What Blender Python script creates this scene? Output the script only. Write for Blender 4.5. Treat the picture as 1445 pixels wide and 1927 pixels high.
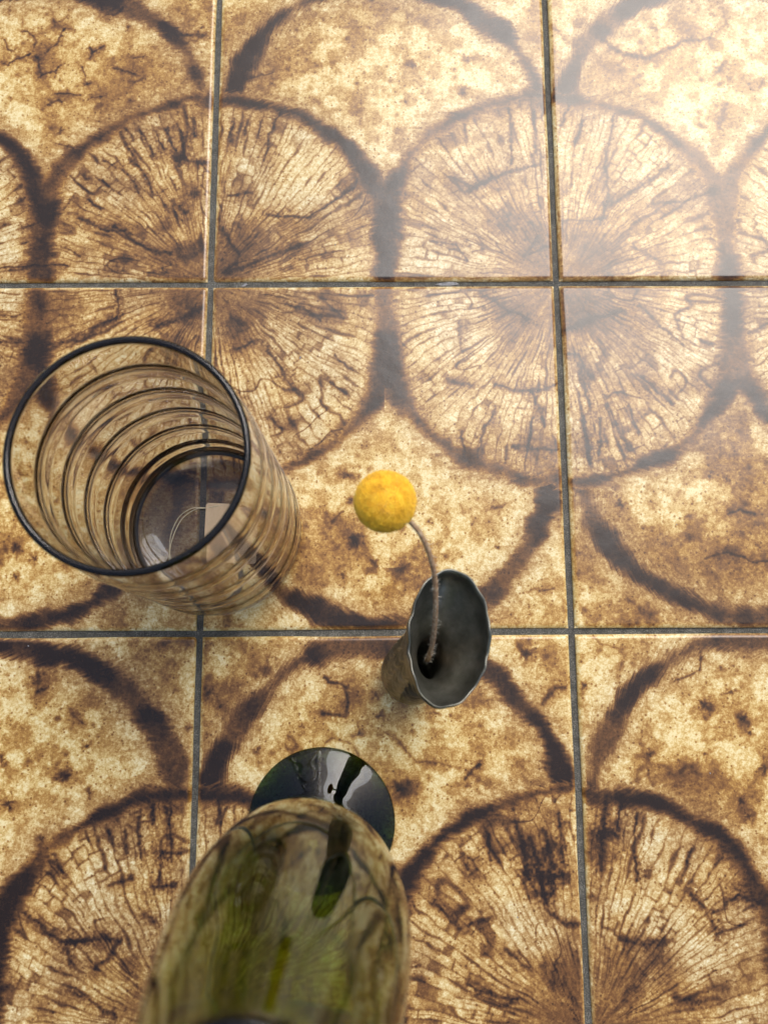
import bpy, bmesh, math, random
import numpy as np
from mathutils import Matrix, Vector
for o in list(bpy.data.objects): bpy.data.objects.remove(o)
SC=bpy.context.scene; COL=SC.collection
S=0.15                       # one tile pitch in metres
random.seed(4)
# ---------------------------------------------------------------- camera
CAM=Vector((0.482664,-0.103125,2.391073))*S
ROT=Matrix(((0.99997087,0.00493693,-0.0058205),(-0.00589318,0.98405106,-0.1777886),(0.00484994,0.17781772,0.98405149)))
cd=bpy.data.cameras.new('camera'); cam=bpy.data.objects.new('camera',cd); COL.objects.link(cam); SC.camera=cam
cam.matrix_world=Matrix.Translation(CAM)@ROT.to_4x4()
cd.sensor_fit='VERTICAL'; cd.sensor_height=36; cd.lens=36*1661.41/1927; cd.clip_start=.01; cd.clip_end=100
cd.dof.use_dof=True; cd.dof.focus_distance=.355; cd.dof.aperture_fstop=15
# ---------------------------------------------------------------- daylight
SUN=Vector((.76,1.40,2.39)).normalized()
el=math.asin(SUN.z); az=math.atan2(SUN.x,SUN.y)
w=bpy.data.worlds.new('World'); SC.world=w; w.use_nodes=True
nt=w.node_tree; bg=nt.nodes['Background']; sky=nt.nodes.new('ShaderNodeTexSky')
sky.sky_type='NISHITA'; sky.sun_disc=False; sky.sun_elevation=el; sky.sun_rotation=az
sky.air_density=1.0; sky.dust_density=5.0; sky.ozone_density=1.0
nt.links.new(sky.outputs[0],bg.inputs[0]); bg.inputs[1].default_value=.15
sd=bpy.data.lights.new('sun','SUN'); sd.energy=1.2; sd.angle=math.radians(35); sd.color=(.94,.97,1.0)
so=bpy.data.objects.new('sun',sd); COL.objects.link(so); so.rotation_euler=(-SUN).to_track_quat('-Z','Y').to_euler(); so.location=SUN*3
SC.view_settings.view_transform='Standard'; SC.view_settings.look='None'; SC.view_settings.exposure=.18; SC.view_settings.gamma=1
SC.render.engine='CYCLES'; cy=SC.cycles
cy.max_bounces=20; cy.transmission_bounces=20; cy.glossy_bounces=10; cy.diffuse_bounces=4; cy.transparent_max_bounces=12
cy.caustics_refractive=True; cy.caustics_reflective=True; cy.sample_clamp_indirect=6; cy.blur_glossy=.3
try: cy.use_denoising=True; cy.denoiser='OPENIMAGEDENOISE'
except Exception: pass
# ---------------------------------------------------------------- helpers
def tag(o,label,cat,group=None):
    o['label']=label; o['category']=cat
    if group: o['group']=group
    return o
def empty(name,loc):
    o=bpy.data.objects.new(name,None); COL.objects.link(o); o.location=loc; o.empty_display_size=.02; return o
def link(name,me,mat,parent=None,smooth=True):
    o=bpy.data.objects.new(name,me); COL.objects.link(o)
    if mat: me.materials.append(mat)
    if smooth: me.polygons.foreach_set('use_smooth',[True]*len(me.polygons))
    if parent: o.parent=parent
    return o
def mesh(name,verts,faces):
    me=bpy.data.meshes.new(name); me.from_pydata([tuple(v) for v in verts],[],faces); me.update(); return me
def revolve(name,prof,n=160):
    """closed lathe: prof is a list of (r,z), both ends on the axis or the loop closed"""
    V=[];F=[];rows=[]
    for r,z in prof:
        if r<1e-7: rows.append([len(V)]); V.append((0,0,z))
        else:
            rows.append(list(range(len(V),len(V)+n)))
            V+=[(r*math.cos(2*math.pi*i/n),r*math.sin(2*math.pi*i/n),z) for i in range(n)]
    for a,b in zip(rows[:-1],rows[1:]):
        for i in range(n):
            j=(i+1)%n
            if len(a)==1 and len(b)==1: continue
            if len(a)==1: F.append((a[0],b[i],b[j])[::-1])
            elif len(b)==1: F.append((a[i],a[j],b[0]))
            else: F.append((a[i],a[j],b[j],b[i]))
    me=mesh(name,V,F)
    bm=bmesh.new(); bm.from_mesh(me); bmesh.ops.recalc_face_normals(bm,faces=bm.faces); bm.to_mesh(me); bm.free()
    return me
def smoothp(pts,k=8):
    """Catmull-Rom through pts"""
    P=[np.array(q,float) for q in pts]; P=[2*P[0]-P[1]]+P+[2*P[-1]-P[-2]]; out=[]
    for i in range(1,len(P)-2):
        for t in np.linspace(0,1,k,endpoint=False):
            a,b,c,d=P[i-1:i+3]
            out.append(.5*((2*b)+(-a+c)*t+(2*a-5*b+4*c-d)*t*t+(-a+3*b-3*c+d)*t**3))
    out.append(P[-2]); return out
def tube(name,path,rad,n=10,rough=0,seed=1):
    rng=random.Random(seed); V=[];F=[]; P=[Vector(q) for q in path]
    for i,q in enumerate(P):
        t=(P[min(i+1,len(P)-1)]-P[max(i-1,0)]).normalized()
        a=t.cross(Vector((.3,.9,.2))).normalized(); b=t.cross(a)
        r=(rad(i/(len(P)-1)) if callable(rad) else rad)
        for k in range(n):
            rr=r*(1+rough*(rng.random()-.5)); an=2*math.pi*k/n
            V.append(q+a*rr*math.cos(an)+b*rr*math.sin(an))
    for i in range(len(P)-1):
        for k in range(n):
            F.append((i*n+k,i*n+(k+1)%n,(i+1)*n+(k+1)%n,(i+1)*n+k))
    F.append(tuple(range(n))[::-1]); F.append(tuple((len(P)-1)*n+k for k in range(n)))
    return mesh(name,V,F)
class N:
    """tiny node-graph helper"""
    def __init__(s,name):
        s.m=bpy.data.materials.new(name); s.m.use_nodes=True; s.t=s.m.node_tree; s.b=s.t.nodes['Principled BSDF']; s.out=s.t.nodes['Material Output']
    def n(s,typ,**k):
        x=s.t.nodes.new('ShaderNode'+typ)
        for a,b in k.items():
            if a.startswith('i_'): 
                key=a[2:].replace('_',' '); x.inputs[int(key) if key.isdigit() else key].default_value=b
            else: setattr(x,a,b)
        return x
    def l(s,a,b): s.t.links.new(a,b); return s
    def math(s,op,a,b=None,c=None):
        x=s.n('Math',operation=op)
        for i,v in enumerate((a,b,c)):
            if v is None: continue
            if isinstance(v,(int,float)): x.inputs[i].default_value=v
            else: s.l(v,x.inputs[i])
        return x.outputs[0]
    def ramp(s,fac,stops):
        r=s.n('ValToRGB'); e=r.color_ramp.elements
        for i,(q,c) in enumerate(stops):
            x=e[i] if i<2 else e.new(q)
            x.position=q; x.color=(*c,1) if len(c)==3 else c
        s.l(fac,r.inputs[0]); return r.outputs[0]
    def noise(s,vec,scale,detail=3,rough=.55,dist=0):
        x=s.n('TexNoise'); x.inputs['Scale'].default_value=scale; x.inputs['Detail'].default_value=detail; x.inputs['Roughness'].default_value=rough; x.inputs['Distortion'].default_value=dist
        if vec is not None: s.l(vec,x.inputs['Vector'])
        return x.outputs[0]
    def bump(s,h,strength,dist=.001,normal=None):
        x=s.n('Bump'); x.inputs['Strength'].default_value=strength; x.inputs['Distance'].default_value=dist; s.l(h,x.inputs['Height'])
        if normal is not None: s.l(normal,x.inputs['Normal'])
        return x.outputs[0]
    def set(s,**k):
        for a,b in k.items(): s.b.inputs[a.replace('_',' ')].default_value=b
        return s

# ---------------------------------------------------------------- glaze drawing, worked out per mesh point
def _h(ix,iy,s):
    h=(ix.astype(np.int64)*374761393+iy.astype(np.int64)*668265263+int(s)*974634777)&0x7fffffff
    h=((h^(h>>13))*1274126177)&0x7fffffff
    h=((h^(h>>15))*1911520717)&0x7fffffff
    return ((h^(h>>16))&0xffffff)/float(0xffffff)
def vn(x,y,s=0):
    x=np.asarray(x,float);y=np.asarray(y,float)
    x0=np.floor(x);y0=np.floor(y);fx=x-x0;fy=y-y0
    fx=fx*fx*fx*(fx*(fx*6-15)+10);fy=fy*fy*fy*(fy*(fy*6-15)+10)
    a=_h(x0,y0,s);b=_h(x0+1,y0,s);c=_h(x0,y0+1,s);d=_h(x0+1,y0+1,s)
    return (a+(b-a)*fx)*(1-fy)+(c+(d-c)*fx)*fy
def fbm(x,y,s=0,o=4,g=.5):
    t=0;a=1;n=0
    for i in range(o):
        # rotate each octave so the lattice does not show
        c,q=np.cos(.6*i+.3),np.sin(.6*i+.3)
        t=t+a*vn((x*c-y*q)*2**i+i*17.3,(x*q+y*c)*2**i+i*9.1,s+i*31);n+=a;a*=g
    return t/n
def worley(x,y,s=0):
    x0=np.floor(x);y0=np.floor(y);m=np.full(np.shape(x),9.);v=np.zeros(np.shape(x))
    for i in(-1,0,1):
        for j in(-1,0,1):
            cx=x0+i;cy=y0+j
            px=cx+_h(cx,cy,s);py=cy+_h(cx,cy,s+77)
            d=np.hypot(x-px,y-py);k=d<m
            m=np.where(k,d,m);v=np.where(k,_h(cx,cy,s+191),v)
    return m,v
def ss(a,b,x):
    t=np.clip((x-a)/(b-a),0,1);return t*t*(3-2*t)
def tile_pigment(X,Y,ti,tj,strokes):
    """X,Y table coordinates in tile units; returns pigment density D and coolness C"""
    sd=(ti*7919+tj*104729+50)%9973
    u=X-ti;odd=tj if tj%2 else tj+1
    v=np.abs(Y-odd)
    wx=(fbm(u*3,v*3,sd+1,3)-.5)*.030;wy=(fbm(u*3,v*3,sd+2,3)-.5)*.030
    wx=wx+(fbm(u*14,v*14,sd+3,3)-.5)*.016;wy=wy+(fbm(u*14,v*14,sd+4,3)-.5)*.016
    uw=u+wx;vw=v+wy
    left=u<.5
    q=np.where(left,uw,1-uw)
    r=np.hypot(q,vw);th=np.arctan2(np.abs(vw),np.abs(q)+1e-6)
    sq=np.where(left,0,53)
    r3=np.hypot(uw-.5,vw-.5);t3=np.arctan2(vw-.5,uw-.5)
    # --- fur: strands across each boundary
    s_r=r*th
    fur=(vn(s_r*150+sq,r*22,sd+10)-.5)+.6*(vn(s_r*260+sq,r*40,sd+11)-.5)
    furs=(vn(vw*150,(uw)*24,sd+12)-.5)+.6*(vn(vw*260,uw*40,sd+13)-.5)
    sb=ss(.07,.015,np.abs(uw-.5));fur=fur*(1-sb)+furs*sb
    s3=r3*t3
    fur3=(vn(s3*150,r3*22,sd+14)-.5)+.6*(vn(s3*260,r3*40,sd+15)-.5)
    big=fbm(u*6,v*6,sd+16,3)-.5
    # inside distance (>0 within the fan), outside distance
    side=np.abs(uw-.5)
    lump=(fbm(u*17,v*17,sd+17,3)-.5)*.036
    rin=.570+.035*big
    e1=rin-r-lump+.012*fur; e2=side-.036-.03*big+.018*furs-.012*ss(.25,.0,v)*(-1)*(fbm(v*9+3,u*3,sd+24,2)-.3)
    hk=np.clip(.5+.5*(e2-e1)/.125,0,1);e=e2*(1-hk)+e1*hk-.125*hk*(1-hk)+.004
    o=r-(.603+.03*big)-.8*lump+.012*fur
    dark=1.65+1.9*ss(.35,.65,fbm(u*7+2,v*7,sd+18,3))
    band=1-ss(-.026,.026,np.maximum(e,o))
    core=np.exp(-((r-.59)/.016)**2)
    band2=band*(dark+1.0*core*ss(.35,.6,vn(u*11,v*11,sd+19))+.7*(fbm(u*34,v*34,sd+20,3)-.2)+.35*fur)
    halo_i=np.exp(-np.maximum(e,0)/.022)*(.48+1.0*(fur+.5*furs))*(e>0)
    halo_o=np.exp(-np.maximum(o,0)/.020)*np.maximum(.50+1.1*fur,0)*(o>0)
    # --- arc through the plain field
    fld=ss(-.01,.012,o)
    m=np.abs(r3-.474-.02*big)-(.013+.020*ss(.3,.7,fbm(t3*3,r3*2,sd+21,3)))
    m=m+.012*fur3-.7*lump
    arcd=(1-ss(-.020,.024,m))*(1.65+2.0*ss(.35,.64,fbm(t3*4+9,r3*2,sd+22,3))+.4*fbm(u*30,v*30,sd+23,3))
    arch=np.exp(-np.maximum(m,0)/.018)*np.maximum(.36+1.1*fur3,0)*(m>0)
    # --- fan: radial cells
    N=25
    a=th/(np.pi/2)*N
    aw=a+1.9*(fbm(a*.16+sq,r*2.5,sd+30,2)-.5)+.30*(vn(a*.8+sq,r*14,sd+31)-.5)+.22*(vn(a*2+sq,r*50,sd+32)-.5)
    ln=np.round(aw);t=np.abs(aw-ln)*np.maximum(r,.05)*(np.pi/2)/N
    bead=vn(ln*7.31+sq,r*17+ln*3.7,sd+33);bead2=vn(ln*5.77+sq,r*60,sd+34)
    outer=ss(.25,.5,r)
    wl=.0015+.0052*ss(.62,1.0,bead)*(.25+.75*outer)+.0010*bead2
    al=(.55+1.25*ss(.45,.95,bead))*(.5+.6*bead2)
    line=.88*al*np.exp(-(t/wl)**2)+.16*np.exp(-t/.004)
    # half lines between the cells, fainter
    t2=(.5-np.abs(aw-ln))*np.maximum(r,.05)*(np.pi/2)/N
    hb=vn(np.floor(aw)*3.9+sq,r*14,sd+35)
    line=line+.85*ss(.5,.85,hb)*np.exp(-(t2/.0014)**2)*(.5+.5*vn(aw*3,r*80,sd+36))
    fade=ss(.05,.2,r+.06*(big))
    pat_=ss(.5,.72,fbm(a*.12+sq,r*7,sd+46,3))
    cell=.36*pat_*(.4+ss(.3,.7,vn(a*1.1+sq,r*30,sd+47)))+.30*ss(.35,.8,fbm(aw*.45+sq,r*9,sd+37,3))+.34*(fbm(u*70,v*70,sd+38,3)-.2)+.06
    # annular cracks
    ring=vn(a*.33+sq,r*9+2.2*fbm(a*.25+sq,r*3,sd+39,2),sd+40)
    crk=np.exp(-((ring-.5)/.035)**2)*ss(.46,.66,fbm(a*.3+sq+5,r*6,sd+41,2))*1.25
    xg=vn(np.floor(aw)*3.13+sq,r*26+np.floor(aw)*1.7,sd+48);crk=crk+.9*np.exp(-((xg-.5)/.06)**2)*ss(.5,.7,fbm(a*.25+sq+9,r*8,sd+49,2))
    ctr=1.15*np.exp(-(r/(.10+.10*fbm(th*2+sq,r*3,sd+42,2)))**2)*(.55+.9*(fbm(th*5+sq,r*14,sd+43,3)-.2))
    ctr=ctr+.45*np.exp(-(r/.22)**2)*fbm(th*16+sq,r*10,sd+44,3)
    tuft=np.exp(-np.maximum(e1,0)/.035)*.30*ss(.4,.8,vn(s_r*120+sq,r*14,sd+45))
    fan=line*fade+cell+crk+ctr+tuft
    # --- plain field: cream with brown wash, pin-holes
    wash=ss(.47,.75,fbm(u*4.2+1.7,v*4.2,sd+50,4))
    fine=fbm(u*26,v*26,sd+51,3)
    fib=fbm(u*85,v*60,sd+52,2)
    near=np.minimum(np.minimum(np.abs(o),np.abs(m)),.2)
    edge=np.exp(-near/.05)
    pd,pv=worley(u*58,v*58,sd+53)
    pin=np.exp(-(pd/(.16+.10*pv))**2)*ss(.25,.8,pv)
    pd2,pv2=worley(u*21,v*21,sd+54)
    pin2=np.exp(-(pd2/.17)**2)*ss(.78,.9,pv2)
    fr=np.minimum(1,np.exp(-np.abs(o)/.035)*.9*ss(.45,.8,vn(s_r*130+sq,r*12,sd+55))+np.exp(-np.abs(m)/.03)*.9*ss(.45,.8,vn(s3*130,r3*12,sd+56)))
    field=.06+.80*wash*(1-.75*edge)+.50*(ss(.36,.72,fine))*(1-.5*edge)+.22*(fib-.35)+(.55*pin*(.35+.65*wash)+.9*pin2)*(1-.8*edge)+.28*fr
    cn=fbm(u*5.5+.05*fine,v*5.5+.05*fib,sd+57,3)
    ck=np.exp(-((cn-.5)/.010)**2)*ss(.55,.68,fbm(u*5+4,v*5,sd+58,3))*(1-edge)
    cb=np.exp(-((cn-.5)/.045)**2)*ss(.50,.66,fbm(u*5+4,v*5,sd+58,3))*(1-edge)
    field=field+.65*ck*(.2+fine)+.60*cb*(.3+1.2*fib)
    stk=np.zeros_like(u)
    nz=fbm(u*60,v*60,sd+60,3)-.5
    for k,w,am,pts in strokes:
        P=np.array(pts);pad=w*4+.02
        if P[:,0].max()<ti-pad or P[:,0].min()>ti+1+pad or P[:,1].max()<tj-pad or P[:,1].min()>tj+1+pad: continue
        c=P.mean(0)
        if not(ti<c[0]<ti+1 and tj<c[1]<tj+1): continue
        I=np.nonzero((X>P[:,0].min()-pad)&(X<P[:,0].max()+pad)&(Y>P[:,1].min()-pad)&(Y<P[:,1].max()+pad))
        x=X[I];y=Y[I];n=nz[I]
        if k=='L':
            d=np.full(x.shape,9.)
            xx=x+.012*(fbm(x*40,y*40,5,2)-.5);yy=y+.012*(fbm(x*40,y*40,6,2)-.5)
            for (ax,ay),(bx,by) in zip(pts[:-1],pts[1:]):
                dx,dy=bx-ax,by-ay;L=dx*dx+dy*dy+1e-12
                tt=np.clip(((xx-ax)*dx+(yy-ay)*dy)/L,0,1)
                d=np.minimum(d,np.hypot(xx-ax-tt*dx,yy-ay-tt*dy))
            wv=w*(.28+.5*vn(x*30,y*30,7))
            bris=ss(.35,.8,vn(x*170,y*170,8))
            val=am*(1.45*np.exp(-(d/wv)**2)*(.75+.8*n)+(.40+.75*bris)*np.exp(-d/(.006+w*1.0)))
        elif k=='S':
            d=np.hypot(x-P[0,0],y-P[0,1])/w;an=np.arctan2(y-P[0,1],x-P[0,0])
            sid=int(abs(P[0,0]*331+P[0,1]*577)*10)
            sp=1.3*ss(.45,1,vn(an*1.5+d*.8,d*1.4,sid))+.5*vn(an*7+d,d*1.5,sid+3)**2
            val=am*(1.7*np.exp(-(d/(.15+.42*sp))**2)+.85*np.exp(-(d/(.65+.3*vn(an*9,d,sid+5)))**2)*(.6+1.8*n))
        elif k=='B':
            d=np.hypot(x-P[0,0],y-P[0,1])/w;an=np.arctan2(y-P[0,1],x-P[0,0])
            d=d*(.75+.5*fbm(x*22,y*22,17,3))+.25*(vn(an*7,d*1.5,18)-.5)
            val=am*1.1*(1-ss(.35,1.15,d))*(.75+.9*n)
        else:
            d=np.hypot(x-P[0,0],y-P[0,1])/w
            val=am*np.exp(-(d/.8)**2)*(.6+1.1*fbm(x*18,y*18,19,3))*.8
        stk[I]=stk[I]+val*1.0
    inside=ss(-.004,.008,e)
    base=fan*inside+np.maximum(halo_i,0)*inside
    fa=np.maximum(field,0)+arch
    fa=np.maximum(fa,arcd+.1*field)
    D=base+np.where(o>-.03,fld,0)*(fa+halo_o)
    D=np.maximum(D,band2*(1-.0*fld))
    D=D+stk*(1-.45*np.clip(band,0,1))
    D=D+.5*np.exp(-np.minimum(np.minimum(u,1-u),np.minimum(Y-tj,tj+1-Y))/.014)*.7
    cool=np.clip(edge*fld*.9+inside*(.45+.5*ss(.42,.7,fbm(u*8,v*8,sd+61,3))),0,1)
    D=D*(.92+.20*float(_h(np.array(ti+3),np.array(tj+5),8)))
    return np.clip(D,0,4.2),cool
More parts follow.
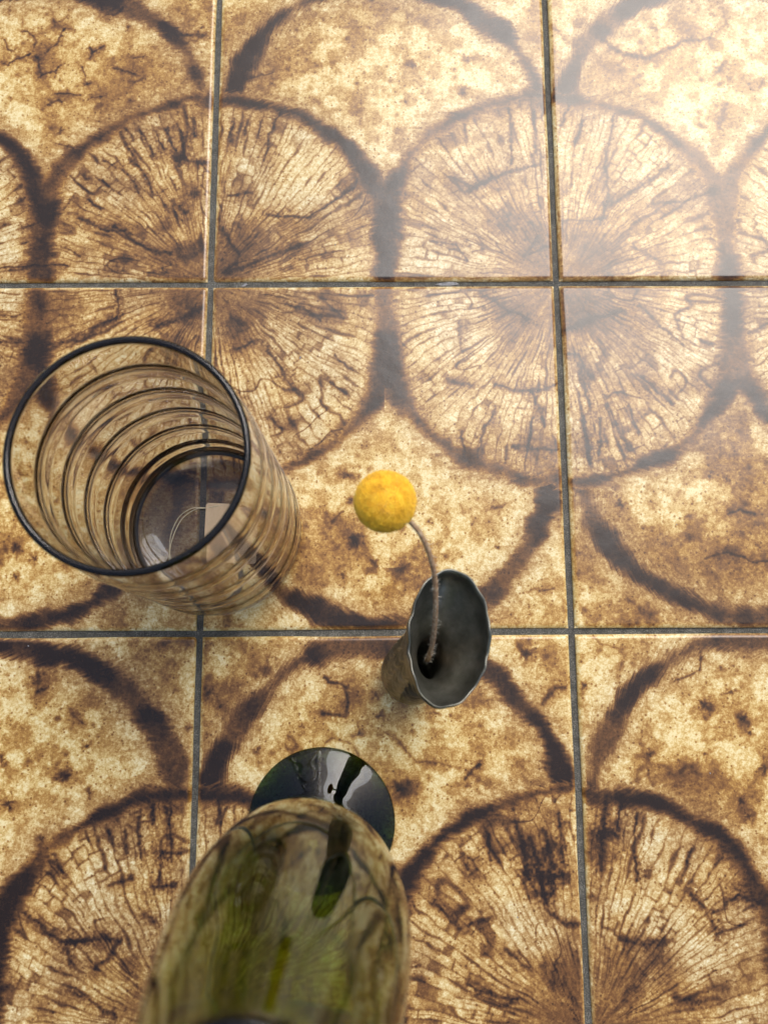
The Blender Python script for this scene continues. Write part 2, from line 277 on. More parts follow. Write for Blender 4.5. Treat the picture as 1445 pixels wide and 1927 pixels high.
# marks of the glaze: cracks (L), stars (S), blots (B), washes (W); width, strength, points in tile units
STROKES=[]
for ln_ in """
L 0.0049 1 -0.467,1.831 -0.48,1.798 -0.482,1.78 -0.508,1.764 -0.517,1.751
L 0.0064 1 -0.547,1.738 -0.54,1.728 -0.538,1.699 -0.53,1.675
L 0.0064 1 -0.53,1.675 -0.503,1.683 -0.487,1.686 -0.474,1.708
B 0.0289 0.7 -0.529,1.737
L 0.0057 1 -0.596,1.824 -0.578,1.826 -0.566,1.813 -0.555,1.793 -0.555,1.767
L 0.0048 1 -0.649,1.791 -0.632,1.768 -0.612,1.753
L 0.0048 1 -0.645,1.712 -0.628,1.708 -0.609,1.728 -0.582,1.738 -0.565,1.744
L 0.0048 1 -0.383,1.767 -0.374,1.752 -0.34,1.771
L 0.0048 0.9 -0.374,1.752 -0.386,1.731
L 0.004 1 -0.408,1.702 -0.401,1.679 -0.393,1.648
S 0.0192 1 -0.387,1.643
L 0.0048 1 -0.476,1.609 -0.441,1.609 -0.41,1.609
L 0.0048 1 -0.383,1.59 -0.366,1.599 -0.344,1.597
L 0.0048 1 -0.502,1.576 -0.47,1.585 -0.458,1.585
L 0.0064 1 -0.314,1.702 -0.281,1.687 -0.25,1.678
L 0.0096 0.9 -0.249,1.648 -0.224,1.659
L 0.0048 1 -0.252,1.731 -0.224,1.734
S 0.0162 0.8 -0.275,1.836
L 0.0081 1 -0.345,1.875 -0.318,1.882 -0.296,1.898
L 0.0065 1 -0.361,1.93 -0.359,1.895
S 0.0158 0.9 -0.457,1.488
L 0.0047 0.9 -0.472,1.45 -0.418,1.429
L 0.0113 1.2 -0.172,1.849 -0.14,1.828 -0.104,1.805 -0.041,1.808
S 0.0097 1 -0.048,1.837
B 0.0353 1.5 -0.064,1.678
W 0.0963 0.5 -0.529,1.729
W 0.0881 0.45 -0.269,1.675
W 0.1035 0.4 -0.409,1.595
W 0.0554 0.4 -0.467,1.507
W 0.0975 0.6 -0.084,1.883
L 0.0095 1.2 -0.263,1.5 -0.24,1.46
L 0.0063 1.2 -0.267,1.449 -0.249,1.416 -0.227,1.377 -0.199,1.334 -0.172,1.281
L 0.0063 1.2 -0.223,1.487 -0.204,1.463 -0.19,1.43 -0.183,1.406
L 0.0063 1.2 -0.176,1.473 -0.161,1.449 -0.147,1.423
L 0.0095 1.2 -0.141,1.491 -0.129,1.449 -0.111,1.405 -0.105,1.373
L 0.0079 1.2 -0.102,1.487 -0.093,1.449 -0.09,1.402
L 0.0079 1.2 -0.064,1.524 -0.058,1.47
L 0.011 1.1 -0.104,1.402 -0.071,1.386 -0.022,1.383
L 0.0078 1.2 -0.387,1.204 -0.354,1.19 -0.298,1.162
L 0.0093 1.2 -0.287,1.177 -0.257,1.165 -0.223,1.135 -0.183,1.11 -0.152,1.096 -0.116,1.093
B 0.037 1.1 -0.081,1.093
B 0.037 1.2 -0.035,1.109
B 0.02 1.1 -0.25,1.077
B 0.0217 0.9 -0.138,1.181
L 0.0093 1 -0.094,1.24 -0.078,1.223
L 0.014 1 -0.061,1.282 -0.042,1.287
L 0.0078 1.1 -0.361,1.264 -0.324,1.232
L 0.0078 1.1 -0.266,1.359 -0.237,1.323 -0.217,1.284
L 0.0063 0.9 -0.327,1.397 -0.294,1.363
L 0.011 1 -0.379,1.338 -0.363,1.329
L 0.0063 1 -0.324,1.325 -0.307,1.305
L 0.0093 1.1 0.033,1.172 0.057,1.13 0.081,1.09
L 0.0123 1 0.044,1.036 0.177,1.087 0.255,1.12
L 0.0062 1.1 0.159,1.215 0.279,1.205 0.342,1.249 0.414,1.301
B 0.0696 0.8 0.111,1.147
B 0.0616 0.6 0.051,1.072
L 0.0078 1 0.109,1.285 0.045,1.275
L 0.0111 1.1 0.055,1.523 0.049,1.452
L 0.0079 1 0.096,1.523 0.089,1.478
L 0.0064 1.1 0.193,1.549 0.162,1.469 0.148,1.389
L 0.0063 1 0.136,1.514 0.129,1.46
B 0.0219 0.8 0.381,1.315
L 0.0061 1.1 -0.609,1.052 -0.517,1.058 -0.413,1.059
L 0.0139 1 -0.538,1.182 -0.47,1.207
B 0.0384 0.8 -0.256,1.057
L 0.0062 1 -0.424,1.114 -0.374,1.084
L 0.0048 0.8 0.064,1.66 0.116,1.663 0.167,1.681
L 0.0126 1 0.694,1.339 0.759,1.303 0.824,1.331 0.955,1.375
L 0.011 0.8 0.824,1.331 0.749,1.286
B 0.0545 1 0.844,1.2
B 0.0778 0.8 0.916,1.169
L 0.0093 1 0.946,1.139 0.913,1.088 0.985,1.112
L 0.0062 1 0.642,1.13 0.707,1.121 0.744,1.07
L 0.008 1 0.953,1.555 0.953,1.409
L 0.0064 1 0.88,1.572 0.882,1.375
L 0.008 1 1.061,1.572 1.034,1.5
L 0.0095 1 1.071,1.446 1.1,1.517
L 0.008 1 1.192,1.536 1.178,1.463 1.158,1.374 1.161,1.268 1.133,1.18
L 0.011 1 1.159,1.241 1.235,1.285 1.311,1.338 1.346,1.374
L 0.0078 1 1.29,1.251 1.377,1.25 1.478,1.293
L 0.0062 0.9 1.021,1.189 1.149,1.199
L 0.0078 0.9 1.226,1.111 1.309,1.06
B 0.0698 0.8 1.094,1.118
B 0.0618 0.8 1.158,1.06
L 0.013 0.8 1.171,1.786 1.219,1.747 1.292,1.724 1.37,1.756 1.422,1.785 1.506,1.794
S 0.0228 0.7 1.324,1.831
S 0.0355 0.9 1.524,1.691
L 0.0128 0.7 1.532,1.571 1.51,1.49
S 0.0322 0.7 0.593,1.702
S 0.029 0.8 0.759,1.721
S 0.0256 0.8 0.74,1.61
S 0.016 0.6 0.567,1.582
S 0.0161 0.6 0.888,1.708
L 0.0092 1 0.779,0.966 0.852,0.922 0.918,0.888
L 0.0137 1.1 1.008,0.852 1.067,0.878 1.185,0.913
L 0.0077 1 1.235,0.931 1.298,0.859 1.353,0.808
L 0.0121 1.1 1.021,0.782 1.054,0.782 1.084,0.714
L 0.0076 0.9 0.718,0.879 0.721,0.793
L 0.012 1 0.683,0.706 0.748,0.69
L 0.0075 1.1 0.814,0.698 0.861,0.68 0.918,0.672 0.993,0.697
L 0.009 1.2 0.918,0.672 0.942,0.613 0.947,0.571
L 0.006 1 0.925,0.613 0.907,0.554 0.896,0.504
L 0.0075 1.1 0.812,0.621 0.768,0.538 0.759,0.488
L 0.006 1 0.713,0.555 0.727,0.497
L 0.0089 1.1 0.856,0.513 0.985,0.503
L 0.0091 1 1.052,0.749 1.08,0.62
L 0.012 1.2 1.055,0.595 1.072,0.462
L 0.0075 1.1 1.102,0.595 1.097,0.486
L 0.006 1.1 1.128,0.637 1.165,0.536 1.187,0.503
L 0.006 1 1.185,0.629 1.213,0.544
L 0.0106 1.1 1.232,0.713 1.27,0.671 1.308,0.636
B 0.0915 0.6 0.862,0.89
B 0.0917 0.7 1.076,0.905
S 0.0175 0.8 0.62,0.301
S 0.0175 0.8 0.738,0.293
L 0.0059 0.8 0.795,0.34 0.835,0.349
S 0.0405 0.8 0.468,0.19
S 0.0407 0.8 0.421,0.246
S 0.0506 1 0.547,0.174
S 0.0145 0.8 0.808,0.228
L 0.0058 0.7 0.891,0.11 0.953,0.116
L 0.0073 1 1.448,0.322 1.48,0.329 1.518,0.313
L 0.0058 1 1.375,0.194 1.44,0.213 1.508,0.184 1.543,0.189
S 0.0192 1 1.4,0.427
S 0.0148 0.9 1.447,0.419
S 0.0206 0.8 1.146,0.347
W 0.0876 0.4 1.12,0.272
W 0.1018 0.3 1.451,0.196
S 0.0399 1 0.874,-0.057
L 0.0085 0.9 0.971,-0.143 0.942,-0.152 0.913,-0.191
S 0.0198 0.9 1.025,-0.143
S 0.0223 1 0.741,-0.346
L 0.0056 1 0.741,-0.338 0.7,-0.383
S 0.0197 0.6 0.628,-0.211
S 0.0141 0.7 0.668,-0.218
S 0.0255 1 1.415,-0.162
S 0.0353 1 1.343,-0.195
S 0.031 1 1.445,-0.23
S 0.0197 0.9 1.458,-0.269
S 0.0279 0.9 1.191,-0.321
S 0.0347 1 1.421,-0.44
S 0.014 0.7 1.334,-0.321
S 0.0279 0.9 1.489,-0.355
S 0.0249 0.9 1.438,-0.478
L 0.0057 0.9 1.345,-0.06 1.336,-0.107 1.265,-0.133
S 0.0623 1.1 0.538,-0.401
W 0.0692 0.6 0.537,-0.412
W 0.0832 0.5 1.43,-0.431
W 0.0852 0.4 0.959,-0.101
L 0.011 1.2 0.831,-0.488 0.85,-0.552 0.861,-0.614
L 0.0082 1.2 0.864,-0.526 0.888,-0.603
L 0.011 1.2 0.905,-0.506 0.916,-0.564 0.922,-0.603
L 0.0083 1.2 0.946,-0.469 0.949,-0.584
L 0.0123 1.1 0.848,-0.614 0.894,-0.627 0.947,-0.621
L 0.0136 1.1 0.872,-0.664 0.913,-0.665
L 0.0068 1 0.894,-0.621 0.899,-0.671
L 0.0068 1 0.926,-0.621 0.925,-0.659
L 0.0069 1.1 0.751,-0.5 0.768,-0.582
L 0.0109 1 0.689,-0.569 0.707,-0.601
L 0.0138 1.2 1.067,-0.431 1.055,-0.54 1.047,-0.604
L 0.0097 1.2 1.11,-0.425 1.099,-0.502
L 0.0124 1.1 1.025,-0.52 1.086,-0.521
L 0.0069 1.1 1.149,-0.47 1.131,-0.554 1.14,-0.635
L 0.0109 1.1 1.164,-0.612 1.166,-0.628
L 0.0069 1 1.284,-0.561 1.246,-0.642
L 0.0123 1 1.27,-0.662 1.301,-0.699 1.337,-0.755
L 0.0122 1 1.326,-0.717 1.397,-0.668
L 0.0136 1 1.397,-0.668 1.47,-0.7
L 0.0081 0.9 1.336,-0.767 1.404,-0.743
L 0.0121 1 1.098,-0.777 1.157,-0.79 1.197,-0.778
L 0.016 1 1.215,-0.913 1.266,-0.924 1.326,-0.914
L 0.0136 1 1.014,-0.672 1.028,-0.672
B 0.0939 0.7 1.101,-0.84
B 0.0536 0.7 1.199,-0.852
B 0.0468 1 0.917,-0.856
L 0.0108 1 0.898,-0.69 0.949,-0.74 0.981,-0.74
L 0.0108 1 0.711,-0.738 0.764,-0.72
B 0.0188 1.1 0.749,-0.798
L 0.0081 1 0.62,-0.682 0.685,-0.744
L 0.0067 1 0.796,-0.8 0.853,-0.843
L 0.0067 1 0.696,-0.878 0.772,-0.909 0.824,-0.91
L 0.0094 1 0.54,-0.835 0.579,-0.835
L 0.0076 1.1 -0.268,0.982 -0.26,0.899
L 0.0061 1.1 -0.599,0.908 -0.551,0.905
L 0.0091 1 -0.593,0.827 -0.545,0.819
L 0.0136 1.1 -0.475,0.802 -0.4,0.826 -0.324,0.859 -0.264,0.899
L 0.0182 1.1 -0.146,0.875 -0.07,0.898 -0.02,0.924
B 0.0533 1 -0.071,0.926
B 0.0272 1.1 -0.097,0.825
L 0.0106 1.1 0.073,0.8 0.134,0.824
B 0.0485 0.8 0.079,0.858
B 0.0609 0.5 0.116,0.909
L 0.0092 1 0.226,0.939 0.272,0.923 0.32,0.889
L 0.0076 1 0.166,0.808 0.229,0.702 0.26,0.663
L 0.0089 1 0.177,0.599 0.216,0.567
L 0.0076 0.9 0.36,0.783 0.398,0.742
L 0.0075 1 0.336,0.709 0.39,0.67
B 0.0911 1 -0.447,0.911
L 0.0088 0.9 0.35,0.301 0.379,0.327
S 0.0378 0.9 0.41,0.258
S 0.026 1 0.384,0.154
S 0.0368 0.9 0.391,0.433
S 0.0176 0.8 0.405,0.364
S 0.0434 1.1 -0.506,0.233
S 0.0173 1 -0.5,0.155
S 0.0289 0.9 -0.452,0.204
B 0.0196 1.4 -0.133,-0.21
B 0.0168 1.3 -0.099,-0.217
B 0.0198 1.3 -0.282,-0.089
L 0.0056 1 -0.429,-0.152 -0.402,-0.139
S 0.0282 0.9 -0.425,-0.109
W 0.0633 0.5 -0.398,-0.134
L 0.0098 1 -0.333,-0.202 -0.295,-0.237
S 0.025 0.9 -0.285,-0.292
S 0.0415 1 -0.338,-0.369
S 0.0222 1 -0.504,-0.326
S 0.0247 1 -0.482,-0.435
S 0.0207 1 -0.272,-0.409
S 0.0205 0.9 -0.391,-0.523
S 0.031 1 0.031,-0.155
S 0.0168 1 -0.017,-0.245
S 0.0197 1 0.062,-0.19
B 0.0184 1.2 0.182,-0.099
L 0.0071 1.1 0.341,-0.121 0.392,-0.143 0.399,-0.185 0.392,-0.22 0.334,-0.213
S 0.0211 1 0.472,-0.164
S 0.0225 1 0.479,-0.221
S 0.014 0.8 0.428,-0.263
S 0.0195 0.8 0.163,-0.302
S 0.0112 0.7 0.277,-0.24
W 0.0705 0.6 0.413,-0.153
W 0.0563 0.5 0.082,-0.165
L 0.011 1.2 -0.108,-0.438 -0.106,-0.485
L 0.0069 1.2 -0.142,-0.471 -0.131,-0.571
L 0.0082 1.1 -0.175,-0.504 -0.17,-0.558
L 0.0082 1.1 -0.225,-0.498 -0.202,-0.538
L 0.0083 1.2 -0.063,-0.438 -0.054,-0.565
L 0.0109 1.1 -0.094,-0.558 -0.006,-0.559
L 0.0068 1 -0.085,-0.565 -0.08,-0.631
L 0.0108 1.1 -0.1,-0.643 -0.044,-0.637
L 0.0108 1 -0.112,-0.709 -0.089,-0.729
B 0.0136 1.1 -0.156,-0.617
L 0.0081 1 -0.211,-0.636 -0.156,-0.624
L 0.0082 1 -0.368,-0.569 -0.324,-0.61
L 0.0081 1.1 -0.422,-0.701 -0.378,-0.733 -0.314,-0.772 -0.246,-0.769
L 0.0107 1 -0.307,-0.772 -0.218,-0.76 -0.184,-0.767
B 0.0295 0.8 -0.218,-0.765
L 0.0107 1 -0.313,-0.785 -0.284,-0.836
L 0.0094 1 -0.178,-0.767 -0.202,-0.812 -0.236,-0.83
B 0.0334 0.9 -0.147,-0.825
L 0.008 1 -0.294,-0.887 -0.232,-0.913 -0.176,-0.95
L 0.0083 1.1 0.064,-0.432 0.065,-0.486
L 0.0106 1 -0.472,-0.873 -0.452,-0.873
""".strip().splitlines():
    k_,w_,a_,*p_=ln_.split(); STROKES.append((k_,float(w_),float(a_),[tuple(map(float,q_.split(","))) for q_ in p_]))
MOUTH=[(0.6285,0.1072),(0.6669,0.0936),(0.6915,0.0570),(0.7056,0.0075),(0.7088,-0.0360),(0.7010,-0.0844),(0.6836,-0.1270),(0.6613,-0.1534),(0.6340,-0.1711),(0.6015,-0.1773),(0.5748,-0.1613),(0.5569,-0.1294),(0.5465,-0.0835),(0.5438,-0.0350),(0.5521,0.0193),(0.5692,0.0632),(0.5951,0.0962)]
TN=425
# ---------------------------------------------------------------- materials
WARM=[(0,(.785,.665,.35)),(.3,(.65,.462,.165)),(.7,(.435,.238,.056)),(1.1,(.275,.130,.031)),(1.6,(.160,.070,.021)),(2.4,(.072,.033,.012)),(3.2,(.032,.016,.008)),(4,(.018,.010,.006))]
COOL=[(0,(.745,.675,.44)),(.3,(.61,.48,.245)),(.7,(.415,.26,.095)),(1.1,(.265,.138,.044)),(1.6,(.152,.070,.024)),(2.4,(.068,.033,.014)),(3.2,(.031,.016,.009)),(4,(.018,.010,.007))]
def glaze():
    g=N('brown_glaze'); tc=g.n('TexCoord'); oi=g.n('ObjectInfo')
    off=g.n('VectorMath',operation='SCALE'); cx=g.n('CombineXYZ'); 
    for i in range(3): g.l(oi.outputs['Random'],cx.inputs[i])
    g.l(cx.outputs[0],off.inputs[0]); off.inputs['Scale'].default_value=3.7
    ad=g.n('VectorMath',operation='ADD'); g.l(tc.outputs['Object'],ad.inputs[0]); g.l(off.outputs[0],ad.inputs[1]); v=ad.outputs[0]
    D=g.n('Attribute',attribute_name='pigment').outputs['Fac']; C=g.n('Attribute',attribute_name='cool').outputs['Fac']
    n1=g.noise(v,1500,3,.6); n2=g.noise(v,650,3,.6,.4); n3=g.noise(v,190,3,.55)
    vo=g.n('TexVoronoi',feature='F1'); vo.inputs['Scale'].default_value=520; g.l(v,vo.inputs['Vector'])
    sc=g.n('SeparateColor'); g.l(vo.outputs['Color'],sc.inputs[0])
    dot=g.math('MULTIPLY',g.math('MULTIPLY',g.math('LESS_THAN',vo.outputs['Distance'],.25),.6),g.math('GREATER_THAN',sc.outputs[0],.66))
    a=g.math('MULTIPLY',D,g.math('ADD',.72,g.math('MULTIPLY',n2,.56)))
    b=g.math('MULTIPLY',g.math('SUBTRACT',n1,.47),1.25)
    c=g.math('MULTIPLY',g.math('SUBTRACT',n2,.5),1.35)
    d=g.math('MULTIPLY',g.math('SUBTRACT',n3,.48),.55)
    t=g.math('ADD',g.math('ADD',a,b),g.math('ADD',c,g.math('ADD',d,dot)))
    t=g.math('DIVIDE',t,4.0)
    w_=g.ramp(t,[(d_/4,c_) for d_,c_ in WARM]); k_=g.ramp(t,[(d_/4,c_) for d_,c_ in COOL])
    mx=g.n('Mix',data_type='RGBA'); g.l(C,mx.inputs['Factor']); g.l(w_,mx.inputs[6]); g.l(k_,mx.inputs[7])
    g.l(mx.outputs[2],g.b.inputs['Base Color'])
    rn=g.noise(v,75,5,.7); 
    g.l(g.math('ADD',.07,g.math('MULTIPLY',rn,.24)),g.b.inputs['Roughness'])
    h=g.math('ADD',g.math('MULTIPLY',g.noise(v,45,2),1.0),g.math('MULTIPLY',g.noise(v,420,2),.10))
    g.l(g.bump(h,.16,.0012),g.b.inputs['Normal'])
    g.set(IOR=1.48); return g.m
def grout_mat():
    g=N('cement_grout'); tc=g.n('TexCoord'); v=tc.outputs['Object']
    n=g.noise(v,1900,3,.75); n2=g.noise(v,300,3)
    f=g.math('ADD',g.math('MULTIPLY',n,.75),g.math('MULTIPLY',n2,.25))
    g.l(g.ramp(f,[(.32,(.018,.018,.015)),(.48,(.068,.067,.056)),(.58,(.16,.155,.13)),(.68,(.36,.345,.30))]),g.b.inputs['Base Color'])
    g.l(g.bump(n,.7,.0006),g.b.inputs['Normal']); g.set(Roughness=.8); return g.m
def glass(name,absorb,dens,ior=1.5,wave=0.0,stretch=(1,1,.09),sc=70):
    g=N(name); g.set(Roughness=0.0,IOR=ior); g.b.inputs['Transmission Weight'].default_value=1; g.b.inputs['Base Color'].default_value=(1,1,1,1)
    va=g.n('VolumeAbsorption'); va.inputs['Color'].default_value=(*absorb,1); va.inputs['Density'].default_value=dens
    g.l(va.outputs[0],g.out.inputs['Volume'])
    if wave:
        tc=g.n('TexCoord'); mp=g.n('Mapping'); mp.inputs['Scale'].default_value=stretch; g.l(tc.outputs['Object'],mp.inputs['Vector'])
        g.l(g.bump(g.noise(mp.outputs[0],sc,2),wave,.002),g.b.inputs['Normal'])
    return g.m
def pewter():
    g=N('dull_pewter'); tc=g.n('TexCoord'); v=tc.outputs['Object']
    n=g.noise(v,160,4,.6); n2=g.noise(v,900,3,.6)
    g.l(g.ramp(n,[(.3,(.13,.132,.104)),(.5,(.215,.213,.175)),(.7,(.31,.306,.26))]),g.b.inputs['Base Color'])
    g.set(Metallic=.85); g.l(g.math('ADD',.27,g.math('MULTIPLY',n2,.24)),g.b.inputs['Roughness'])
    g.l(g.bump(g.math('ADD',n,g.math('MULTIPLY',n2,.3)),.25,.0006),g.b.inputs['Normal']); return g.m
def simple(name,stops,scale,rough=.8,bump=0,sss=0):
    g=N(name); tc=g.n('TexCoord'); n=g.noise(tc.outputs['Object'],scale,3,.6)
    g.l(g.ramp(n,stops),g.b.inputs['Base Color']); g.set(Roughness=rough)
    if bump: g.l(g.bump(n,bump,.0005),g.b.inputs['Normal'])
    return g.m
GLAZE=glaze(); GROUT=grout_mat()
# ---------------------------------------------------------------- tiled table
table=empty('tiled_table',(0,0,0))
tag(table,'square glazed tiles with brown scalloped circles on cream, joined by dark grey grout','table')
GAP=.0085; BW=.013; DROP=.0085
def axis(n,lo,hi):
    # points closer together over the part between lo and hi
    q=np.linspace(0,1,4001); d=np.where((q>lo)&(q<hi),1.0,.16); c=np.concatenate([[0],np.cumsum((d[1:]+d[:-1])/2)]); k=max(40,int(n*c[-1]/4000)); return np.interp(np.linspace(0,c[-1],k),c,q)
def tile(ti,tj,n):
    e=np.array([0,.0008,.0022,.0042,.0066,.0088,.0110])
    def full(lo,hi): return np.concatenate([GAP+e,GAP+BW+(1-2*GAP-2*BW)*axis(n,lo,hi),(1-GAP-e)[::-1]])
    ax=full(*((.33,1) if ti<0 else (0,.70) if ti>0 else (0,1))); ay=full(0,1)
    rng=random.Random(ti*31+tj*17+5)
    # cut edges wander a little
    X,Y=np.meshgrid(ax,ay); m=len(ax); my=len(ay)
    dx=np.minimum(X-GAP,1-GAP-X);dy=np.minimum(Y-GAP,1-GAP-Y)
    ex=np.clip(1-dx/BW,0,1);ey=np.clip(1-dy/BW,0,1);ee=np.minimum(np.hypot(ex,ey),1)
    Z=-DROP*(1-np.sqrt(np.maximum(0,1-ee*ee)))
    sx=X+.0016*(vn(Y*5,Y*0+.5,ti*9+tj*5+40)-.5)*2*(np.abs(X-.5)*2)**6; sy=Y+.0016*(vn(X*5,X*0+.5,ti*7+tj*3+90)-.5)*2*(np.abs(Y-.5)*2)**6
    Z=Z+.0012*(fbm(X*2.2,Y*2.2,ti*13+tj*29+300,2)-.5)
    D,Cc=tile_pigment(X+ti,Y+tj,ti,tj,STROKES)
    D=D*(1-.72*ee)
    V=np.stack([sx-.5,sy-.5,Z],-1).reshape(-1,3)
    ring=[i for i in range(m)]+[i*m+m-1 for i in range(1,my)]+[(my-1)*m+i for i in range(m-2,-1,-1)]+[i*m for i in range(my-2,0,-1)]
    sk=V[ring].copy(); sk[:,2]=-.045
    V=np.concatenate([V,sk])*S
    a=np.arange(m*my).reshape(my,m)
    q=np.stack([a[:-1,:-1],a[:-1,1:],a[1:,1:],a[1:,:-1]],-1).reshape(-1,4)
    k=len(ring);r0=np.array(ring);r1=m*my+np.arange(k)
    q2=np.stack([r0,r1,np.roll(r1,-1),np.roll(r0,-1)],-1)
    q=np.concatenate([q,q2]).astype(np.int32)
    me=bpy.data.meshes.new('tile'); me.vertices.add(len(V)); me.vertices.foreach_set('co',V.ravel())
    me.loops.add(q.size); me.loops.foreach_set('vertex_index',q.ravel())
    me.polygons.add(len(q)); me.polygons.foreach_set('loop_start',np.arange(0,q.size,4,dtype=np.int32))
    me.update(calc_edges=True)
    for nm,arr in (('pigment',D),('cool',Cc)):
        at=me.attributes.new(nm,'FLOAT','POINT'); full=np.concatenate([arr.ravel(),arr.ravel()[ring]]).astype(np.float32); at.data.foreach_set('value',full)
    o=link('tile',me,GLAZE,table)
    o.location=((ti+.5)*S,(tj+.5)*S,0)
    o.rotation_euler=(math.radians(rng.uniform(-.22,.22)),math.radians(rng.uniform(-.22,.22)),math.radians(rng.uniform(-.06,.06)))
    return o
for tj in (1,0,-1):
    for ti in (-1,0,1): tile(ti,tj,TN)
# grout bed: one slab under the joints
bm=bmesh.new(); bmesh.ops.create_cube(bm,size=1)
bmesh.ops.scale(bm,vec=(3.02*S,3.02*S,.06*S),verts=bm.verts); bmesh.ops.translate(bm,vec=(.5*S,.5*S,(-.0105-.03)*S),verts=bm.verts)
me=bpy.data.meshes.new('grout'); bm.to_mesh(me); bm.free(); link('grout',me,GROUT,table,False)
def fleck(x,y,z,a,b,h,rot,seed):
    rng=random.Random(seed); n=9
    top=[];bot=[]
    for k in range(n):
        an=2*math.pi*k/n; r=.75+.4*rng.random(); X=a*r*math.cos(an);Y=b*r*math.sin(an)
        c,s=math.cos(rot),math.sin(rot); top.append((x+X*c*.8-Y*s*.8,y+X*s*.8+Y*c*.8,z+h*(.7+.4*rng.random()))); bot.append((x+X*c-Y*s,y+X*s+Y*c,z-.0005))
    V=[Vector(q)*S for q in bot+top]; F=[tuple(range(n))[::-1],tuple(range(n,2*n))]+[(k,(k+1)%n,n+(k+1)%n,n+k) for k in range(n)]
    return link('plaster_fleck',mesh('plaster_fleck',V,F),WHITE,table,False)
WHITE=simple('dried_plaster',[(.3,(.12,.12,.12)),(.7,(.34,.34,.34))],900,.7,.4)
fleck(.686,1.0015,-.0098,.038,.0075,.003,.02,3)
fleck(.098,.999,-.0098,.010,.005,.003,.3,5)
fleck(.262,.775,.0003,.0022,.006,.0012,-.4,8)
for x_,y_,a_,b_ in ((1.345,-.37,.0022,.0030),(1.30,.29,.0018,.0026),(-.455,-.03,.0020,.0024),(1.61,1.62,.0018,.0022),(.83,-.72,.0014,.0024),(-.2,1.33,.0014,.002),(.36,1.12,.0016,.002),(1.2,-.52,.0012,.0016)): fleck(x_,y_,.0003,a_,b_,.0010,x_*5,int(x_*100)+300)
# ---------------------------------------------------------------- ribbed drinking glass
SMOKE=glass('smoky_glass',(.56,.49,.40),120)
tum=empty('drinking_glass',(.0445*S,.274*S,.0006))
tag(tum,'tall smoky ribbed drinking glass with a dark rim standing on the tile joint','drinking glass')
H=.89; RB=.231; RT=.216
def wall_r(z): 
    t=z/H; r=RB+(RT-RB)*t
    if z<.05: r-= .020*(1-z/.05)**2
    return r
RIBS=[.148,.314,.48,.648,.815]
def ribo(z): return sum(math.exp(-((z/H-f)/.031)**4) for f in RIBS)
prof=[(0,.012),(.10,.010),(.165,.004),(.185,0),(.200,.0015)]
zs=np.linspace(.006,H-.008,480)
prof+=[(wall_r(z)+.0062*ribo(z),z) for z in zs]
rt=wall_r(H)
prof+=[(rt+.0005,H-.003),(rt-.0035,H+.002),(rt-.0085,H+.003),(rt-.0125,H),(rt-.0135,H-.006)]
prof+=[(wall_r(z)-.0135-.0022*ribo(z),z) for z in np.linspace(H-.012,.125,480)]
prof+=[(wall_r(.11)-.016,.105),(wall_r(.1)-.022,.088),(wall_r(.09)-.036,.076),(.12,.066),(.05,.061),(0,.060)]
me=revolve('glass_body',[(r*S,z*S) for r,z in prof],200)
link('glass_body',me,SMOKE,tum)
# ---------------------------------------------------------------- price tag and its string, inside the glass
PAPER=simple('card',[(.3,(.58,.43,.27)),(.7,(.64,.49,.32))],500,.75,.1)
THREAD=simple('thread',[(.3,(.50,.43,.28)),(.7,(.68,.60,.42))],2500,.9,.3)
tagc=Vector((.088,.262,.083))
pt=empty('price_tag',tagc*S)
tag(pt,'blank beige paper tag with a loop of string lying inside the ribbed drinking glass','tag')
n=24; w2,h2,th=.066,.074,.0016; out=[]
for cx,cy,a0 in ((w2-.008,h2-.008,0),(-w2+.008,h2-.008,90),(-w2+.008,-h2+.008,180),(w2-.008,-h2+.008,270)):
    for k in range(6): 
        an=math.radians(a0+k*18); out.append((cx+.008*math.cos(an),cy+.008*math.sin(an)))
V=[Vector((x,y,z+.05*x+.010*math.sin(20*y)))*S for z in (-th,th) for x,y in out]; k=len(out)
F=[tuple(range(k))[::-1],tuple(range(k,2*k))]+[(i,(i+1)%k,k+(i+1)%k,k+i) for i in range(k)]
o=link('card',mesh('card',V,F),PAPER,pt,False); o.rotation_euler=(0,0,math.radians(-3))
path=[(-.02,.066,.006),(-.06,.064,.004),(-.100,.066,-.006),(-.135,.045,-.012),(-.155,.005,-.014),(-.160,-.04,-.014),(-.150,-.085,-.012),(-.125,-.11,-.010)]
for dz in (0,1):
    pp=smoothp([(x+dz*.008*math.sin(19*y+1),y+dz*.007*math.cos(23*x),z+.003*dz) for x,y,z in path],8)
    link('string',tube('string',[Vector(q)*S for q in pp],.0014*S,8,.35,dz),THREAD,pt)
# ---------------------------------------------------------------- green footed bottle
GREEN=glass('olive_glass',(.68,.755,.0),1100,ior=1.37,wave=.03,stretch=(1,1,.03))
DEEP=glass('deep_olive_glass',(.66,.735,.02),1500,ior=1.45)
bt=empty('glass_bottle',(.332*S,-.4845*S,.0005))
tag(bt,'tall olive green glass bottle on a round foot, below the metal vase','bottle')
foot=[(0,.006),(.12,.005),(.172,.001),(.183,.0005),(.1875,.006),(.1885,.012),(.186,.018),(.175,.0235),(.140,.038),(.105,.054),(.075,.067),(.058,.076),(.047,.085),(.0,.085)]
fp=[foot[0]]+[tuple(q) for q in smoothp(foot[1:-1],5)]+[foot[-1]]
link('foot',revolve('foot',[(r*S,z*S) for r,z in fp],180),DEEP,bt)
ob=[(.046,.090),(.062,.100),(.085,.14),(.105,.22),(.128,.36),(.147,.52),(.167,.69),(.179,.82),(.184,.95),(.181,1.06),(.171,1.18),(.155,1.30),(.138,1.41),(.118,1.50),(.106,1.56),(.1035,1.578)]
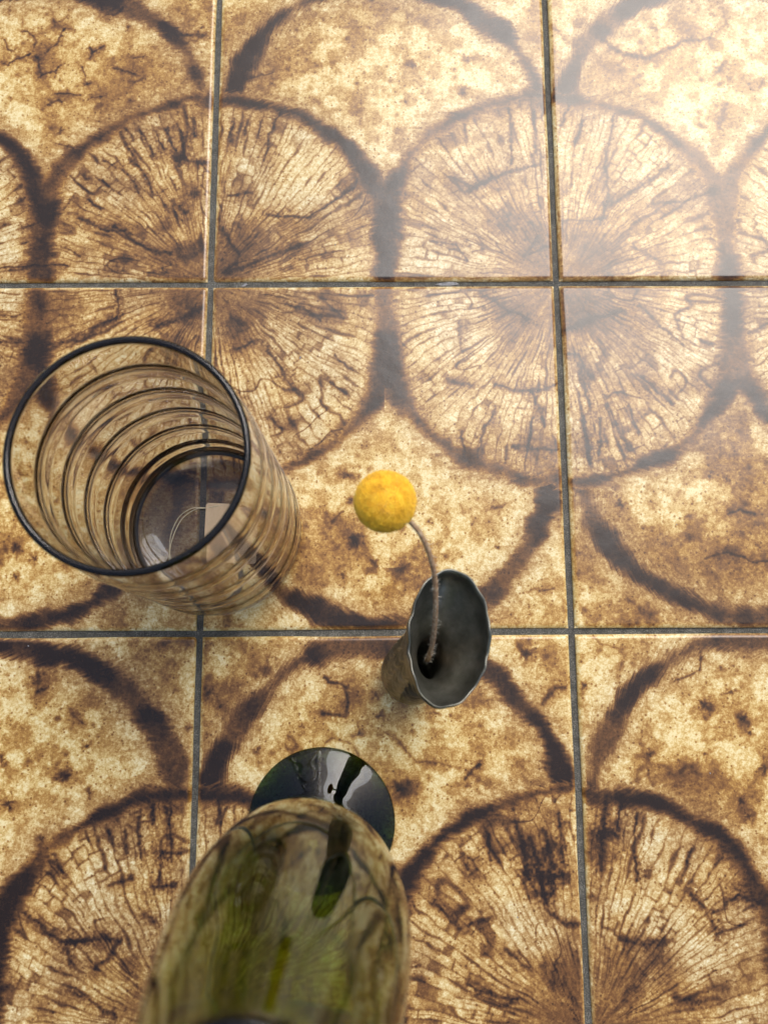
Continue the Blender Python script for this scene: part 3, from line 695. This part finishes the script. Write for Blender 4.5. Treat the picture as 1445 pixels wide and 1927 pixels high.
lip=[(.1055,1.586),(.1050,1.594),(.099,1.598),(.093,1.593),(.0905,1.582)]
ib=[(.093,1.55),(.104,1.50),(.124,1.41),(.141,1.30),(.157,1.18),(.167,1.06),(.170,.95),(.165,.82),(.153,.69),(.133,.52),(.113,.36),(.088,.22),(.066,.165),(.035,.135)]
bp=[(0,.0875)]+[tuple(q) for q in smoothp([(.03,.087)]+ob+lip+ib,6)]+[(0,.128)]
ob_=link('bottle_body',revolve('bottle_body',[(r*S*.95,z*S) for r,z in bp],200),GREEN,bt); ob_.rotation_euler=(0,math.radians(1.15),0)
# ---------------------------------------------------------------- pewter bud vase
PEW=pewter()
VB=(.566,-.108)
va=empty('metal_vase',(VB[0]*S,VB[1]*S,.0004))
tag(va,'small dull grey metal vase with a flared oval mouth, holding the yellow flower','vase')
MZ=.56
mouth=MOUTH                                 # (x,y) outline of the mouth, table units
cxm=sum(q[0] for q in mouth)/len(mouth); cym=sum(q[1] for q in mouth)/len(mouth)
nA=144
ang=np.array([math.atan2(y-cym,x-cxm) for x,y in mouth]); rad=np.array([math.hypot(x-cxm,y-cym) for x,y in mouth])
od=np.argsort(ang); ang=ang[od];rad=rad[od]
th_=np.linspace(-math.pi,math.pi,nA,endpoint=False)
mr=np.interp(th_,np.concatenate([ang-2*math.pi,ang,ang+2*math.pi]),np.tile(rad,3))
mr=sum(np.roll(mr,k) for k in(-2,-1,0,1,2))/5
mr*=1+.010*np.sin(th_*9+1)+.008*np.sin(th_*17)+.012*(vn(th_*4+20,th_*0,5)-.5)
def sect(z,cx,cy,rx,ry,k):          # k: 0 plain ellipse .. 1 mouth outline
    el=1/np.sqrt((np.cos(th_)/rx)**2+(np.sin(th_)/ry)**2); r=el*(1-k)+mr*k
    return np.stack([cx+r*np.cos(th_)-VB[0],cy+r*np.sin(th_)-VB[1],np.full(nA,z)],-1)
keys=[(0,.566,-.108,.066,.066,0),(.010,.566,-.108,.0735,.0735,0),(.06,.566,-.108,.0765,.0765,0),(.13,.566,-.106,.076,.078,0),(.21,.569,-.098,.070,.080,0),(.29,.577,-.084,.062,.082,0),
      (.36,.588,-.070,.055,.083,0),(.41,.596,-.062,.053,.086,.0),(.455,.605,-.055,.058,.096,.12),(.505,.618,-.045,.072,.118,.5),(.545,cxm-.003,cym-.003,.085,.145,.92),(MZ,cxm,cym,.088,.15,1.0)]
K=np.array(smoothp(keys,9)); rows=[]
for q in K:
    p_=sect(q[0],q[1],q[2],q[3],q[4],min(max(q[5],0),1))
    if .03<q[0]<.40:   # engraved nested waves round the body
        zz=q[0]; wv=np.sin(2*math.pi*(zz*26+1.2*np.abs(np.sin(th_*5+zz*4))))
        am=.0030*ss(.03,.07,np.full(nA,zz))*(1-ss(.33,.40,np.full(nA,zz)))
        c=np.array([q[1]-VB[0],q[2]-VB[1],0]); d=p_-c; d[:,2]=0; L=np.linalg.norm(d,axis=1)[:,None]
        p_=p_+d/L*(am*wv)[:,None]
    rows.append(p_)
top=rows[-1].copy(); c=np.array([cxm-VB[0],cym-VB[1],0])
def inset(P,t,dz,c):
    d=P-c; d[:,2]=0; L=np.linalg.norm(d,axis=1)[:,None]; q=P-d/L*t; q[:,2]+=dz; return q
tw=.006*np.sin(th_*3+.5)+.004*np.sin(th_*7)
for r in rows[-9:]: r[:,2]+=tw*ss(.44,.56,r[:,2])
top=rows[-1]
rows.append(inset(top,-.0008,.002,c)); rows.append(inset(top,.0012,.0036,c)); rows.append(inset(top,.0034,.0022,c))
for q in K[::-1][4:]:
    if q[0]<.06: break
    nk=1-ss(.40,.53,q[0]); P=sect(q[0]+.004,q[1]-.002*nk,q[2]-.012*nk,(q[3]-.007)*(1-.36*nk),(q[4]-.007)*(1-.42*nk),min(max(q[5],0),1)*.985); P[:,2]+=tw*ss(.44,.56,P[:,2])*.9
    if q[5]>.05: P=inset(P,.0048*min(1,q[5]),0,np.array([q[1]-VB[0],q[2]-VB[1],0]))
    rows.append(P)
V=np.concatenate(rows)*S; F=[]
for i in range(len(rows)-1):
    for k in range(nA): F.append((i*nA+k,i*nA+(k+1)%nA,(i+1)*nA+(k+1)%nA,(i+1)*nA+k))
F.append(tuple(range(nA))[::-1]); F.append(tuple((len(rows)-1)*nA+k for k in range(nA)))
link('vase_body',mesh('vase_body',V,F),PEW,va)
# ---------------------------------------------------------------- dried yellow button flower
fl=empty('flower',(.592*S,-.078*S,.30*S))
tag(fl,'round yellow dried flower on a thin bent stem leaning out of the metal vase','flower')
o0=Vector((.592,-.078,.30))
HC=Vector((.4938,.196,.84))-o0; HR=.0555
def yel():
    g=N('yellow_florets'); tc=g.n('TexCoord'); v=tc.outputs['Object']
    n=g.noise(v,420,3,.6); n2=g.noise(v,2200,2,.6)
    f=g.math('ADD',g.math('MULTIPLY',n,.6),g.math('MULTIPLY',n2,.4))
    g.l(g.ramp(f,[(.28,(.62,.31,.006)),(.5,(.90,.54,.013)),(.72,(.95,.70,.06))]),g.b.inputs['Base Color']); g.set(Roughness=.85)
    g.b.inputs['Sheen Weight'].default_value=.3; return g.m
YEL=yel()
bm=bmesh.new(); bmesh.ops.create_icosphere(bm,subdivisions=5,radius=HR*.965)
for v in bm.verts:
    d=v.co.normalized(); v.co*=1+.07*(float(fbm(np.array(d.x*3+d.z),np.array(d.y*3-d.z*2),7,2))-.5)
rng=random.Random(9); nF=1500
for i in range(nF):           # the tightly packed florets
    z=1-2*(i+.5)/nF; r=math.sqrt(1-z*z); a=i*2.399963
    d=Vector((r*math.cos(a),r*math.sin(a),z)); t1=d.orthogonal().normalized(); t2=d.cross(t1)
    rr=.0026*(.8+.5*rng.random()); hh=HR*(1+.035*rng.random()+.01)
    ti=[bm.verts.new(d*HR*.95+(t1*math.cos(q)+t2*math.sin(q))*rr) for q in (0,1.2566,2.513,3.77,5.026)]
    tp=[bm.verts.new(d*hh*.99+(t1*math.cos(q)+t2*math.sin(q))*rr*.55) for q in (0,1.2566,2.513,3.77,5.026)]
    for k in range(5): bm.faces.new((ti[k],ti[(k+1)%5],tp[(k+1)%5],tp[k]))
    bm.faces.new(tp)
bmesh.ops.scale(bm,vec=(S,S,S),verts=bm.verts); bmesh.ops.translate(bm,vec=HC*S,verts=bm.verts)
me=bpy.data.meshes.new('flower_head'); bm.to_mesh(me); bm.free(); link('flower_head',me,YEL,fl,False)
STEM=simple('dry_stem',[(.3,(.24,.13,.065)),(.5,(.40,.25,.135)),(.7,(.52,.40,.26))],700,.85,.4)
FUZZ=simple('woolly_hair',[(.3,(.50,.46,.38)),(.7,(.70,.66,.56))],900,.95)
sp=[(.592,-.078,.30),(.590,-.075,.42),(.5925,-.055,.50),(.594,-.02,.58),(.593,.03,.66),(.586,.085,.725),(.566,.135,.775),(.541,.165,.80),(.517,.180,.818)]
SP=[Vector(q)-o0 for q in smoothp(sp,9)]
link('stem',tube('stem',[q*S for q in SP],lambda t:(.0056-.0008*t+.0008*math.exp(-((t-.1)/.06)**2))*S,12,.07,4),STEM,fl)
V=[];F=[]
for i in range(170):
    t=rng.random()**1.3; q=SP[int(t*(len(SP)-2))]; q2=SP[int(t*(len(SP)-2))+1]; ax=(q2-q).normalized()
    side=ax.orthogonal().normalized(); side=Matrix.Rotation(rng.uniform(0,6.28),3,ax)@side
    b=q.lerp(q2,rng.random())+side*.006; L=rng.uniform(.003,.013)*(1 if side.x>0 else .5); e=b+(side+ax*rng.uniform(-.8,.8)).normalized()*L
    wv=ax.cross(side)*.0005; s0=len(V); V+=[(b-wv)*S,(b+wv)*S,e*S,(b+ax*.0009)*S]; F+=[(s0,s0+1,s0+2),(s0+1,s0+3,s0+2),(s0+3,s0,s0+2),(s0,s0+3,s0+1)]
fz=link('woolly_hairs',mesh('woolly_hairs',V,F),FUZZ,fl,False); fz['kind']='stuff'
